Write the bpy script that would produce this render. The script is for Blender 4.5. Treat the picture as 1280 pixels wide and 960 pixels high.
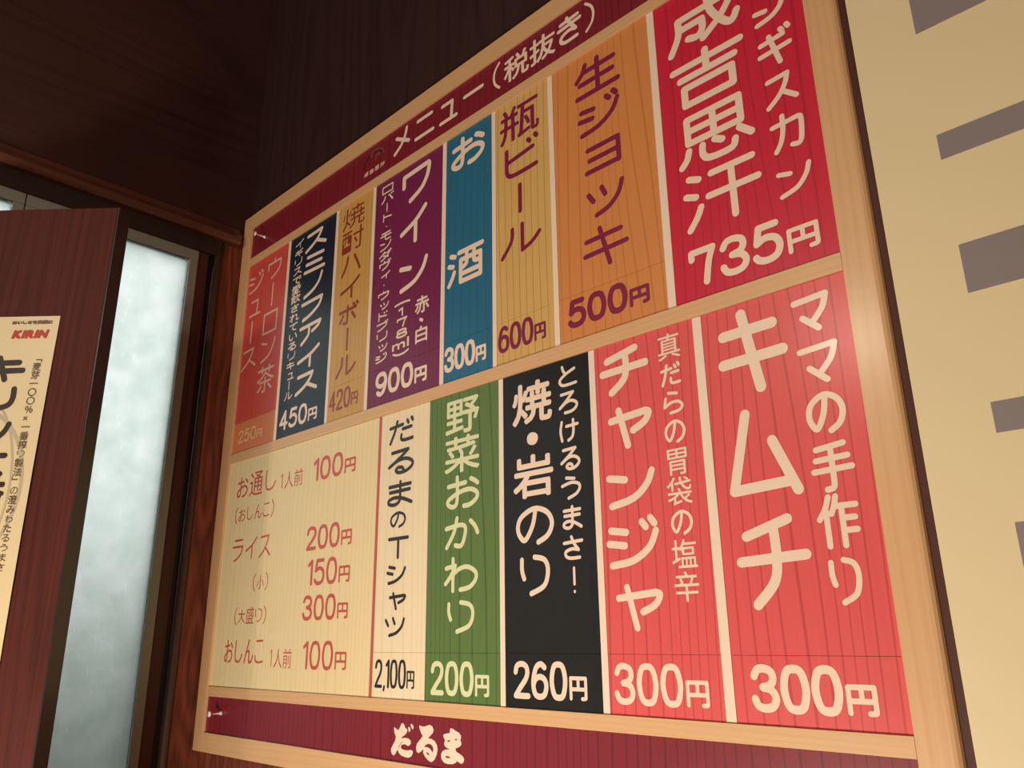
import bpy, bmesh, math, random
for o in list(bpy.data.objects): bpy.data.objects.remove(o, do_unlink=True)
SC = bpy.context.scene
COL = SC.collection
random.seed(7)
# ------------------------------------------------------------------ camera
S = 1.6                      # metres per board unit
CAM = (1.05221525, 0.61677482, -0.49953981)   # camera in board units (right, down, into the wall)
CZ = 1.25                    # camera height above the floor
def W(x, y, z=0.0):          # board units -> world metres
    return (S*x, S*z, CZ + S*(CAM[1]-y))
from mathutils import Matrix, Vector
R = [[0.7158678, 0.0118787, 0.6981347], [-0.2195553, 0.9529685, 0.2089175], [-0.6628188, -0.3028365, 0.6848075]]
cam_d = bpy.data.cameras.new('camera'); cam = bpy.data.objects.new('camera', cam_d); COL.objects.link(cam)
def bw(v): return Vector((v[0], v[2], -v[1]))
right, down, fwd = bw(R[0]), bw(R[1]), bw(R[2])
m = Matrix((right, -down, -fwd)).transposed().to_4x4()
m.translation = Vector(W(*CAM)); cam.matrix_world = m
cam_d.sensor_width = 36; cam_d.lens = 991.7547/1280*36; cam_d.clip_start = .01
SC.camera = cam
# ------------------------------------------------------------------ sky, lamps, exposure
wd = bpy.data.worlds.new('sky'); SC.world = wd; wd.use_nodes = True
bg = wd.node_tree.nodes['Background']; bg.inputs[0].default_value = (.90, .97, .95, 1); bg.inputs[1].default_value = 1.15
SC.view_settings.view_transform = 'Standard'; SC.view_settings.look = 'None'
SC.view_settings.exposure = 0; SC.view_settings.gamma = 1; SC.view_settings.use_curve_mapping = False
def lamp(name, loc, power, color, radius):
    l = bpy.data.lights.new(name, 'POINT'); l.energy = power; l.color = color; l.shadow_soft_size = radius
    o = bpy.data.objects.new(name, l); o.location = loc; COL.objects.link(o); return o
WARM = (1.0, .86, .68)
lamp('ceiling_lamp', W(.465, .004, -1.2), 26, WARM, .06)
lamp('counter_lamp', W(.57, 1.0, -.64), 50, WARM, .12)
lamp('far_room_fill', (3.2, -3.2, 1.9), 58, WARM, .15)  # unseen fill light, added to lift the whole room a little
# ------------------------------------------------------------------ materials
def new_mat(name):
    mt = bpy.data.materials.new(name); mt.use_nodes = True
    return mt, mt.node_tree.nodes, mt.node_tree.links, mt.node_tree.nodes['Principled BSDF']
def lin(c):
    return tuple(((v/255)/12.92 if v/255 <= .04045 else ((v/255+.055)/1.055)**2.4) for v in c)+(1,)
def plain(name, col, rough=.6, coat=0, metal=0, coat_r=.2, spec=.5):
    mt, N, L, P = new_mat(name)
    P.inputs['Base Color'].default_value = lin(col); P.inputs['Roughness'].default_value = rough
    P.inputs['Metallic'].default_value = metal; P.inputs['Coat Weight'].default_value = coat
    P.inputs['Coat Roughness'].default_value = coat_r; P.inputs['Specular IOR Level'].default_value = spec
    return mt
def wood(name, col, dark, axis='Z', fx=14., fl=.9, k=5., width=.10, amount=.6, rough=.45, coat=.3, coat_r=.25, fine=.15, bump=.0, spec=.5, lines=0, wob=2.2):
    """printed / real wood: contour-line grain along one axis, plus fine streaks"""
    mt, N, L, P = new_mat(name)
    tc = N.new('ShaderNodeTexCoord'); mp = N.new('ShaderNodeMapping'); L.new(tc.outputs['Object'], mp.inputs[0])
    sc = [fx, fx, fx]; sc['XYZ'.index(axis)] = fl; mp.inputs['Scale'].default_value = sc
    nz = N.new('ShaderNodeTexNoise'); nz.inputs['Scale'].default_value = 1; nz.inputs['Detail'].default_value = 0; L.new(mp.outputs[0], nz.inputs[0])
    def mth(op, a, b=None):
        n = N.new('ShaderNodeMath'); n.operation = op
        for i, v in enumerate((a, b)):
            if v is None: continue
            if isinstance(v, (int, float)): n.inputs[i].default_value = v
            else: L.new(v, n.inputs[i])
        return n.outputs[0]
    if lines:                # fairly regular wandering lines instead of contour rings
        sx = N.new('ShaderNodeSeparateXYZ'); L.new(tc.outputs['Object'], sx.inputs[0])
        across = sx.outputs[0] if axis == 'Z' else sx.outputs[2]
        fr = mth('FRACT', mth('ADD', mth('MULTIPLY', across, lines), mth('MULTIPLY', nz.outputs[0], wob)))
    else:
        fr = mth('FRACT', mth('MULTIPLY', nz.outputs[0], k*2.2))
    d = mth('ABSOLUTE', mth('SUBTRACT', fr, .5))
    mr = N.new('ShaderNodeMapRange'); mr.interpolation_type = 'SMOOTHSTEP'; L.new(d, mr.inputs[0])
    mr.inputs[1].default_value = 0; mr.inputs[2].default_value = width; mr.inputs[3].default_value = amount; mr.inputs[4].default_value = 0
    # fine streaks
    mp2 = N.new('ShaderNodeMapping'); L.new(tc.outputs['Object'], mp2.inputs[0])
    s2 = [fx*22]*3; s2['XYZ'.index(axis)] = fl*4; mp2.inputs['Scale'].default_value = s2
    n2 = N.new('ShaderNodeTexNoise'); n2.inputs['Scale'].default_value = 1; n2.inputs['Detail'].default_value = 2; L.new(mp2.outputs[0], n2.inputs[0])
    mr2 = N.new('ShaderNodeMapRange'); L.new(n2.outputs[0], mr2.inputs[0]); mr2.inputs[1].default_value = .35; mr2.inputs[2].default_value = .7
    mr2.inputs[3].default_value = 0; mr2.inputs[4].default_value = fine
    ad = mth('ADD', mr.outputs[0], mr2.outputs[0]); ad.node.use_clamp = True
    mx = N.new('ShaderNodeMix'); mx.data_type = 'RGBA'; L.new(ad, mx.inputs[0])
    mx.inputs[6].default_value = lin(col); mx.inputs[7].default_value = lin(dark)
    L.new(mx.outputs[2], P.inputs['Base Color'])
    P.inputs['Roughness'].default_value = rough; P.inputs['Coat Weight'].default_value = coat; P.inputs['Coat Roughness'].default_value = coat_r
    P.inputs['Specular IOR Level'].default_value = spec
    if bump:
        b = N.new('ShaderNodeBump'); b.inputs['Strength'].default_value = bump; b.inputs['Distance'].default_value = .001
        L.new(ad, b.inputs['Height']); b.invert = True; L.new(b.outputs[0], P.inputs['Normal'])
    return mt
# ------------------------------------------------------------------ helpers
def tag(o, label=None, cat=None, kind=None, group=None):
    if label: o['label'] = label
    if cat: o['category'] = cat
    if kind: o['kind'] = kind
    if group: o['group'] = group
    return o
def empty(name, parent=None):
    o = bpy.data.objects.new(name, None); COL.objects.link(o); o.empty_display_size = .1
    if parent: o.parent = parent
    return o
def obj(name, bm, mat, parent=None, smooth=False):
    me = bpy.data.meshes.new(name); bmesh.ops.recalc_face_normals(bm, faces=bm.faces); bm.to_mesh(me); bm.free()
    me.materials.append(mat)
    if smooth:
        for p in me.polygons: p.use_smooth = True
    o = bpy.data.objects.new(name, me); COL.objects.link(o)
    if parent: o.parent = parent
    return o
def add_box(bm, x0, x1, y0, y1, z0, z1, bev=0.0):
    """box in BOARD units (x right, y down, z into the wall)"""
    a = W(min(x0,x1), max(y0,y1), min(z0,z1)); b = W(max(x0,x1), min(y0,y1), max(z0,z1))
    r = bmesh.ops.create_cube(bm, size=1)
    for v in r['verts']:
        v.co = Vector([(a[i]+b[i])/2 + v.co[i]*(b[i]-a[i]) for i in range(3)])
    if bev:
        es = list({e for v in r['verts'] for e in v.link_edges})
        bmesh.ops.bevel(bm, geom=es, offset=bev, segments=2, profile=.5, affect='EDGES')
def box(name, b6, mat, parent=None, bev=0.0):
    bm = bmesh.new(); add_box(bm, *b6, bev=bev); return obj(name, bm, mat, parent, smooth=False)
def prism(name, pts, depth_fn, mat, parent=None, bev=0.0):
    """polygon pts (board x,y) between z0,z1"""
    z0, z1 = depth_fn; bm = bmesh.new()
    A = [bm.verts.new(W(x, y, z0)) for x, y in pts]; B = [bm.verts.new(W(x, y, z1)) for x, y in pts]
    n = len(pts); bm.faces.new(A); bm.faces.new(B[::-1])
    for i in range(n): bm.faces.new((A[i], A[(i+1)%n], B[(i+1)%n], B[i]))
    if bev:
        bmesh.ops.bevel(bm, geom=list(bm.edges), offset=bev, segments=2, profile=.5, affect='EDGES')
    return obj(name, bm, mat, parent)
# ---- lettering: rounded strokes like painted maru-gothic; complicated characters take Blender's own font, rounded ----
from mathutils.geometry import delaunay_2d_cdt
from mathutils import Vector
DK = lambda a, b, c, d, e=.06, f=.12: '|%g,%g %g,%g|%g,%g %g,%g' % (a, b, a+e, b+f, c, d, c+e, d+f)
# strokes in a unit box, y down; '~' marks a smooth stroke
STROKES = {
'0': '~.5,0 .16,.09 0,.5 .16,.91 .5,1 .84,.91 1,.5 .84,.09 .5,0', '1': '0,.17 1,0 1,1',
'2': '~.0,.26 .12,.07 .48,0 .85,.08 .95,.28 .78,.5 .35,.76 .0,1|0,1 1,1', '3': '~.04,.2 .2,.04 .5,0 .85,.08 .93,.26 .78,.42 .42,.48|~.42,.48 .82,.54 1,.74 .85,.94 .5,1 .15,.95 0,.78',
'4': '.72,1 .72,0 0,.7 1,.7', '5': '.9,0 .2,0 .08,.45|~.08,.45 .45,.34 .85,.42 1,.66 .85,.92 .45,1 .12,.94 0,.84',
'6': '~.88,.1 .6,0 .25,.1 .04,.4 .0,.68 .15,.93 .5,1 .85,.93 1,.68 .87,.47 .5,.39 .15,.48 .02,.64', '7': '0,.2 0,0 1,0|~1,0 .78,.4 .62,1',
'8': '~.5,0 .16,.07 .06,.24 .16,.41 .5,.48 .84,.41 .94,.24 .84,.07 .5,0|~.5,.48 .12,.56 0,.74 .12,.93 .5,1 .88,.93 1,.74 .88,.56 .5,.48',
'9': '~.12,.9 .4,1 .75,.9 .96,.6 1,.32 .85,.07 .5,0 .15,.07 0,.32 .13,.53 .5,.61 .85,.52 .98,.36', ',': '.8,0 .2,1',
'円': '0,1 0,0 1,0 1,.93|~1,.9 .97,.98 .76,1|.5,0 .5,.54|0,.54 1,.54',
'キ': '.04,.24 .88,.22|0,.62 1,.59|.38,0 .59,1', 'ム': '.33,0 .05,.93 .88,.89|.70,.38 1,1', 'チ': '.12,.17 .78,0|0,.48 1,.44|~.55,.07 .56,.45 .49,.74 .2,1',
'マ': '0,.08 1,0|~1,0 .86,.4 .5,.8|.22,.6 .68,1', 'の': '~.53,.04 .44,.5 .22,.9 .06,.77 0,.5 .12,.2 .5,.0 .86,.15 1,.48 .88,.82 .6,1',
'手': '.12,.08 .85,0|.08,.33 .92,.29|0,.58 1,.54|~.5,.05 .5,.5 .5,.85 .46,.97 .3,1', '作': '~.3,0 .18,.25 0,.45|.2,.3 .2,1|~.5,0 .44,.18 .34,.35|.45,.2 1,.2|.62,.2 .62,1|.62,.45 .95,.45|.62,.7 .97,.7',
'り': '~0,.05 0,.35 .08,.58|~.5,0 .88,.1 1,.4 .85,.8 .35,1', 'ヤ': '0,.26 .9,.16|~.9,.16 1,.22 .88,.45 .58,.62|.22,0 .42,1', 'ン': '0,.05 .38,.17|~1,0 .87,.42 .55,.82 .04,1',
'ジ': '.05,.2 .38,.27|0,.5 .34,.57|~1,.3 .85,.65 .5,.92 .05,1|.72,.07 .80,.19|.9,0 .98,.13', 'シ': '.1,0 .42,.1|0,.36 .3,.46|~1,.12 .82,.58 .45,.9 .08,1', 'ツ': '0,.1 .14,.42|.4,0 .5,.32|~1,.05 .88,.5 .6,.85 .22,1',
'ヨ': '.05,0 1,0 1,1|.1,.48 1,.48|0,.97 1,.97', 'ギ': '.05,.28 .78,.23|0,.62 .95,.56|.34,.12 .6,1'+DK(.72, .05, .92, 0, .05, .08), 'ス': '.06,.05 .78,0|~.78,0 .66,.35 .4,.7 0,1|.55,.58 1,.95',
'カ': '0,.24 .92,.2|~.92,.2 1,.3 .95,.8 .85,.98 .62,.95|~.38,0 .36,.4 .25,.75 .05,1', 'ワ': '0,.42 0,.06 .96,0|~.96,0 1,.1 .92,.45 .7,.77 .28,1', 'イ': '~1,0 .6,.34 0,.6|.6,.34 .6,1',
'メ': '~.8,0 .68,.4 .4,.75 0,1|.1,.26 .98,.72', 'ニ': '.1,0 .9,0|0,1 1,1', 'ユ': '.1,0 .74,0 .68,1|0,1 1,1', 'ー': '0,.5 1,.5',
'き': '.1,.15 .9,.1|0,.37 1,.3|~.4,0 .55,.3 .8,.65|~.8,.65 .5,.57 .15,.68 .12,.88 .35,.99 .85,.97', '（': '~1,0 .25,.22 0,.5 .25,.78 1,1', '）': '~0,0 .75,.22 1,.5 .75,.78 0,1',
'ビ': '0,.08 0,.8|~0,.8 .1,.96 .4,1 .95,.97|0,.5 .85,.36'+DK(.7, .06, .92, 0, .06, .08), 'ル': '~.28,.05 .25,.5 0,1|.55,0 .55,.95|~.55,.97 .8,.82 1,.55', 'ア': '0,.05 1,0|~1,0 .9,.25 .62,.45|~.45,.2 .42,.6 .1,1',
'ミ': '.12,0 .92,.1|.08,.45 .85,.54|0,.9 1,1', 'ノ': '~1,0 .85,.45 .5,.8 0,1', 'フ': '0,.03 1,0|~1,0 .88,.45 .5,.82 .1,1', 'ウ': '.5,0 .5,.2|.02,.5 .02,.2 .98,.2|~.98,.2 .92,.6 .65,.85 .3,1', 'ロ': '0,0 1,0 1,1 0,1 0,0',
'ハ': '~.3,0 .22,.5 0,1|~.68,.05 .85,.5 1,.95', 'ボ': '0,.28 .92,.26|~.45,.06 .45,.6 .43,.97 .25,.95|.2,.5 .05,.85|.7,.5 .88,.85'+DK(.76, .03, .94, 0, .06, .1), '生': '~.22,.03 .15,.25 0,.45|.15,.24 .92,.24|.08,.6 .88,.6|0,1 1,1|.52,0 .52,1',
'成': '1,.22 .14,.22|~.14,.22 .13,.6 0,1|.14,.48 .5,.48|~.5,.48 .5,.72 .42,.86 .28,.8|~.6,0 .64,.4 .8,.82 .92,.95 1,.76|~.9,.42 .75,.7 .5,.98|.78,.0 .88,.08', '吉': '0,.17 1,.17|.5,0 .5,.42|.1,.42 .9,.42|.15,.63 .85,.63 .85,1 .15,1 .15,.63',
'思': '.12,0 .88,0 .88,.52 .12,.52 .12,0|.5,0 .5,.52|.12,.26 .88,.26|~.12,.68 .08,.85 0,.97|~.32,.68 .32,.88 .42,1 .72,1 .78,.85|.5,.66 .6,.74|.85,.66 1,.86', '汗': '.06,.05 .2,.12|0,.36 .14,.43|~.2,.64 .14,.8 .02,1|.38,.1 .95,.1|.32,.5 1,.5|.66,.1 .66,1',
'酒': '.06,.05 .18,.12|0,.36 .12,.42|~.16,.62 .1,.8 0,1|.3,.04 1,.04|.36,.3 .95,.3 .95,1 .36,1 .36,.3|.54,.04 .54,.3|.76,.04 .76,.3|~.54,.3 .53,.48 .42,.56|~.76,.3 .76,.46 .82,.52 .93,.52|.38,.76 .93,.76',
'お': '.02,.27 .6,.22|~.32,0 .33,.5 .3,.9 .15,.98 0,.86 .06,.71 .4,.52 .75,.47 .98,.62 .96,.82 .75,.98 .55,1|~.78,.12 .9,.2 1,.3', 'だ': '0,.28 .55,.22|~.3,.02 .2,.5 .02,1|.55,.44 .92,.41|~.5,.7 .5,.9 .65,.97 .98,.95'+DK(.74, .08, .92, .0, .05, .12),
'る': '.12,.04 .82,0|~.82,0 .5,.3 0,.68|~0,.68 .4,.44 .75,.42 1,.6 .98,.8 .75,.97 .45,1 .3,.88 .4,.76 .58,.8 .64,.97', 'ま': '.05,.17 .95,.15|.08,.42 .92,.4|~.52,0 .52,.5 .5,.85 .3,1 .05,.93 .05,.77 .3,.68 .65,.77 1,.98',
'か': '~0,.33 .45,.25 .62,.37 .58,.75 .48,.98 .3,.95|~.35,0 .25,.5 .02,1|~.78,.15 .92,.35 1,.58', 'わ': '.02,.28 .33,.22|.25,0 .25,1|~.33,.22 .17,.55 0,.77|~.1,.63 .45,.34 .75,.29 1,.47 1,.7 .8,.92 .5,.98', 'と': '~.2,0 .28,.25 .4,.4|~.92,.22 .4,.42 .05,.68 .12,.92 .4,1 1,.97',
'ろ': '.1,.03 .8,0|~.8,0 .45,.34 0,.72|~0,.72 .4,.47 .75,.44 1,.62 .95,.82 .7,.97 .3,1', 'け': '~.08,.02 0,.5 .08,.98|.35,.28 1,.25|~.75,0 .76,.5 .68,.85 .45,1', 'う': '.25,0 .7,.08|~0,.38 .5,.26 .9,.34 1,.55 .8,.82 .35,1', 'さ': '0,.27 1,.2|~.42,0 .55,.3 .8,.62|~.8,.62 .45,.56 .1,.67 .1,.88 .35,.99 .85,.98',
'ラ': '.15,0 .9,0|0,.33 1,.33|~1,.33 .87,.68 .5,.92 .2,1', 'Ｔ': '0,0 1,0|.5,0 .5,1', 'ら': '.3,0 .75,.08|~.12,.25 .08,.45 .04,.68|~.04,.68 .4,.5 .8,.5 1,.7 .85,.92 .35,1', '！': '.5,0 .5,.68|.5,.985 .5,1', '・': '.49,.49 .51,.51', 'し': '~.1,0 .08,.6 .2,.92 .5,1 .8,.9 1,.65', 'こ': '.1,.02 .85,0|~0,.7 .1,.93 .5,1 1,.95',
'小': '~.5,0 .5,.6 .49,.97 .33,.95|~.2,.35 .12,.6 0,.78|~.78,.35 .9,.55 1,.76', '大': '0,.33 1,.33|~.5,0 .47,.4 .35,.75 0,1|~.5,.36 .65,.72 1,1', 'リ': '.05,.05 .05,.55|~.95,0 .95,.5 .8,.82 .3,1', 'ト': '.2,0 .2,1|.2,.36 .95,.6',
'ド': '.15,0 .15,1|.15,.4 .85,.62'+DK(.62, .1, .84, .03, .06, .1), 'モ': '.1,0 .9,0|0,.4 1,.4|~.45,0 .45,.5 .45,.85 .55,1 .95,.98', 'ブ': '0,.15 .92,.12|~.92,.12 .85,.5 .5,.82 .1,1'+DK(.78, -.1, .96, -.14, .05, .1), 'ハ゛': '',
'１': '0,.17 1,0 1,1', '７': '0,.2 0,0 1,0|~1,0 .78,.4 .62,1', '８': '~.5,0 .16,.07 .06,.24 .16,.41 .5,.48 .84,.41 .94,.24 .84,.07 .5,0|~.5,.48 .12,.56 0,.74 .12,.93 .5,1 .88,.93 1,.74 .88,.56 .5,.48',
}
STROKES['ャ'] = STROKES['ヤ']; STROKES['ュ'] = STROKES['ユ']; STROKES['ッ'] = STROKES['ツ']; STROKES['ィ'] = STROKES['イ']
def strokes(ch):
    res = []
    for s in STROKES[ch].split('|'):
        sm = s[0] == '~'; pts = [tuple(map(float, p.split(','))) for p in s.lstrip('~').split()]
        if sm:
            cl = pts[0] == pts[-1]; P = ([pts[-2]]+pts+[pts[1]]) if cl else ([pts[0]]+pts+[pts[-1]]); q = []
            for i in range(1, len(P)-2):
                a, b, c, d = P[i-1:i+3]
                for k in range(5):
                    t = k/5
                    q.append(tuple(.5*((2*b[j])+(c[j]-a[j])*t+(2*a[j]-5*b[j]+4*c[j]-d[j])*t*t+(3*b[j]-a[j]-3*c[j]+d[j])*t**3) for j in (0, 1)))
            q.append(pts[-1]); pts = q
        res.append(pts)
    return res
_gc = {}
def glyph(ch, off):
    """outline of one character of Blender's font, in em units (x right, y up), thinned by off"""
    k = (ch, off)
    if k in _gc: return _gc[k]
    c = bpy.data.curves.new('glyph_tmp', 'FONT'); c.body = ch; c.size = 1; c.resolution_u = 3; c.offset = -off
    o = bpy.data.objects.new('glyph_tmp', c); bpy.context.scene.collection.objects.link(o)
    dg = bpy.context.evaluated_depsgraph_get(); dg.update()
    e = o.evaluated_get(dg); m = e.to_mesh(); m.calc_loop_triangles()
    vs = [(v.co.x, v.co.y) for v in m.vertices]; fs = [tuple(p.vertices) for p in m.loop_triangles if p.area > 1e-9]
    e.to_mesh_clear(); bpy.data.objects.remove(o); bpy.data.curves.remove(c)
    _gc[k] = (vs, fs)
    return _gc[k]
def put(out, ch, off, x0, x1, y0, y1, kind='box', tf=1.0, rot=False):
    """append character ch; 'box' fills x0..x1,y0..y1 ; 'em' treats it as an em cell; y down"""
    if ch in STROKES:
        S_ = strokes(ch)
        if kind == 'em':
            small = ch in 'ッャュョィァ'
            a, b, c, d = (.32, .86, .30, .84) if small else (.14, .86, .16, .86)
            if ch == '・': a, b, c, d = .4, .6, .4, .6
            if ch in '（）': a, b, c, d = ((.68, .9, .04, .96) if ch == '（' else (.1, .32, .04, .96))
            if ch == 'ー': a, b, c, d = .12, .88, .1, .9
            if ch == 'ノ': a, b, c, d = .2, .8, .12, .88
            if ch in '1': a, b, c, d = .42, .58, .1, .86
            x0, x1, y0, y1 = x0+(x1-x0)*a, x0+(x1-x0)*b, y0+(y1-y0)*c, y0+(y1-y0)*d
        for pl in S_:
            if rot: pl = [(1-v, u) if ch != 'ー' else (v, u) for u, v in pl]
            out.append(([(x0+(x1-x0)*u, y0+(y1-y0)*v) for u, v in pl], None, tf))
        return
    vs, fs = glyph(ch, off)
    if kind == 'em':
        out.append(([(x0+(x1-x0)*((1-(y+.12)) if False else x), y0+(y1-y0)*(1-(y+.12))) for x, y in vs], fs, 0)); return
    a0 = min(v[0] for v in vs); a1 = max(v[0] for v in vs); b0 = min(v[1] for v in vs); b1 = max(v[1] for v in vs)
    out.append(([(x0+(x1-x0)*(x-a0)/(a1-a0), y0+(y1-y0)*(1-(y-b0)/(b1-b0))) for x, y in vs], fs, 0))
def layout(s, mode, off):
    """list of (points, faces or None for a stroke, thickness factor); u right, v DOWN"""
    out = []
    if mode == 'v':
        for i, ch in enumerate(s):
            if ch in '「」':
                vs, fs = glyph(ch, off); out.append(([(y+.12, i+x) for x, y in vs], fs, 0)); continue
            put(out, ch, off, 0, 1, i, i+1, 'em', 1, ch in 'ー（）')
    elif mode == 'h':
        u = 0
        for ch in s:
            if ch == '（': put(out, ch, off, u-.55, u+.45, 0, 1, 'em'); u += .45
            elif ch == '）': put(out, ch, off, u, u+1, 0, 1, 'em'); u += .45
            elif ch == '1': put(out, ch, off, u-.25, u+.75, 0, 1, 'em'); u += .55
            else: put(out, ch, off, u, u+1, 0, 1, 'em'); u += 1
    elif mode == 'p':                                           # price: tall figures and a smaller yen character
        u = 0
        for ch in s:
            if ch == '円': put(out, ch, off, u-.01, u+.50, .40, 1.0, tf=.62); u += .6
            elif ch == ',': put(out, ch, off, u, u+.08, 1.0, 1.14, tf=.9); u += .17
            elif ch == '1': put(out, ch, off, u+.04, u+.22, 0, 1); u += .42
            else: put(out, ch, off, u, u+.48, 0, 1); u += .68
    elif mode == 'u': put(out, s, off, 0, 1, 0, 1)
    elif mode == 'r': put(out, s, off, 0, 1, 0, 1, rot=True)
    elif mode in ('l', 'li'):                                           # latin word in the plain font
        u = 0
        for ch in s:
            vs, fs = glyph(ch, off); w = max(v[0] for v in vs)
            sl = .2 if mode == 'li' else 0; out.append(([(u+x+sl*y, 1-y) for x, y in vs], fs, 0)); u += w+(.12 if sl else .06)
    return out
import numpy as np
def glyph_union(vs, fs, r):
    """2-D union of the glyph with discs and bars of radius r along its outline (rounds every corner)"""
    V = [Vector(v) for v in vs]; F = [list(f) for f in fs]
    if r > 0:
        cnt = {}
        for f in fs:
            for i in range(len(f)):
                a, b = f[i], f[(i+1) % len(f)]; k = (min(a, b), max(a, b)); cnt[k] = cnt.get(k, 0)+1
        used = set()
        for (a, b), c in cnt.items():
            if c != 1: continue
            p, q = Vector(vs[a]), Vector(vs[b]); t = q-p
            if t.length < 1e-7: continue
            used.add(a); used.add(b)
            n = Vector((-t.y, t.x)).normalized()*r; i0 = len(V)
            V += [p-n, q-n, q+n, p+n]; F.append([i0, i0+1, i0+2, i0+3])
        for a in used:
            i0 = len(V); p = Vector(vs[a])
            V += [p+Vector((math.cos(math.tau*j/10+.1), math.sin(math.tau*j/10+.1)))*r for j in range(10)]
            F.append(list(range(i0, i0+10)))
    return union(V, F)
def stroke_polys(V, F, pl, r):
    n = 12
    for i, p in enumerate(pl):
        p = Vector(p); i0 = len(V)
        V += [p+Vector((math.cos(math.tau*j/n+.13), math.sin(math.tau*j/n+.13)))*r for j in range(n)]; F.append(list(range(i0, i0+n)))
        if i:
            q = Vector(pl[i-1]); t = p-q
            if t.length < 1e-6: continue
            nn = Vector((-t.y, t.x)).normalized()*r; i0 = len(V)
            V += [q-nn, p-nn, p+nn, q+nn]; F.append([i0, i0+1, i0+2, i0+3])
def union(V, F, exact=True):
    G = []
    for f in F:
        ar = sum(V[f[i]].x*V[f[(i+1)%len(f)]].y - V[f[(i+1)%len(f)]].x*V[f[i]].y for i in range(len(f)))
        G.append(f if ar > 0 else f[::-1])
    K = 100.0                                   # work at a comfortable scale
    ov, oe, of, _, _, og = delaunay_2d_cdt([v*K for v in V], [], G, 0 if exact else 1, 1e-5)
    ov = [v/K for v in ov]
    if not exact: return ov, [f for f, g in zip(of, og) if g]
    A = np.zeros((len(G), 12, 2)); Bq = np.zeros((len(G), 12, 2))      # convex input pieces, padded
    for i, f in enumerate(G):
        for j in range(12):
            A[i, j] = V[f[j % len(f)]]; Bq[i, j] = V[f[(j+1) % len(f)]] if j < len(f) else V[f[(j+1) % len(f)]]
    E = Bq-A
    C_ = np.array([np.mean([ov[i] for i in f], axis=0) for f in of]) if of else np.zeros((0, 2)); keep = np.zeros(len(of), bool)
    for i in range(len(G)):
        D_ = C_[:, None, :]-A[i][None]; cr = E[i, :, 0]*D_[..., 1]-E[i, :, 1]*D_[..., 0]
        keep |= (cr >= -1e-15).all(axis=1)
    return ov, [f for f, k in zip(of, keep) if k]
def text_mesh(name, items, mat, parent, place):
    """items: rows of TEXTS for one surface; place(X, Y) -> world point"""
    bm = bmesh.new()
    for (_, s, mode, ax, ay, sx, sy, rs, rf, off, _pl) in items:
        V, F = [], []; jobs = []
        for pts, fs, tf in layout(s, mode, off):
            q = [(ax+sx*u, ay+sy*v) for u, v in pts]
            if fs is None: stroke_polys(V, F, q, rs*tf)
            else: jobs.append(glyph_union(q, fs, rf))
        if F: jobs.append(union(V, F, False))
        for ov, of in jobs:
            vv = [bm.verts.new(place(p.x, p.y)) for p in ov]
            for f in of:
                try: bm.faces.new([vv[i] for i in f])
                except ValueError: pass
    bmesh.ops.delete(bm, geom=[v for v in bm.verts if not v.link_faces], context='VERTS')
    return obj(name, bm, mat, parent)
def poly_mesh(name, outers, holes, mat, parent, place):
    V = []; F = []; hs = []
    for pl in outers+holes:
        i0 = len(V); V += [Vector(p) for p in pl]; f = list(range(i0, i0+len(pl)))
        ar = sum(V[f[i]].x*V[f[(i+1)%len(f)]].y - V[f[(i+1)%len(f)]].x*V[f[i]].y for i in range(len(f)))
        F.append(f if ar > 0 else f[::-1])
    ov, oe, of, _, _, og = delaunay_2d_cdt(V, [], F, 1, 1e-7)
    bm = bmesh.new(); vv = [bm.verts.new(place(p.x, p.y)) for p in ov]; no = len(outers)
    for f, g in zip(of, og):
        if g and all(i < no for i in g): bm.faces.new([vv[i] for i in f])
    bmesh.ops.delete(bm, geom=[v for v in bm.verts if not v.link_faces], context='VERTS')
    return obj(name, bm, mat, parent)
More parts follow.
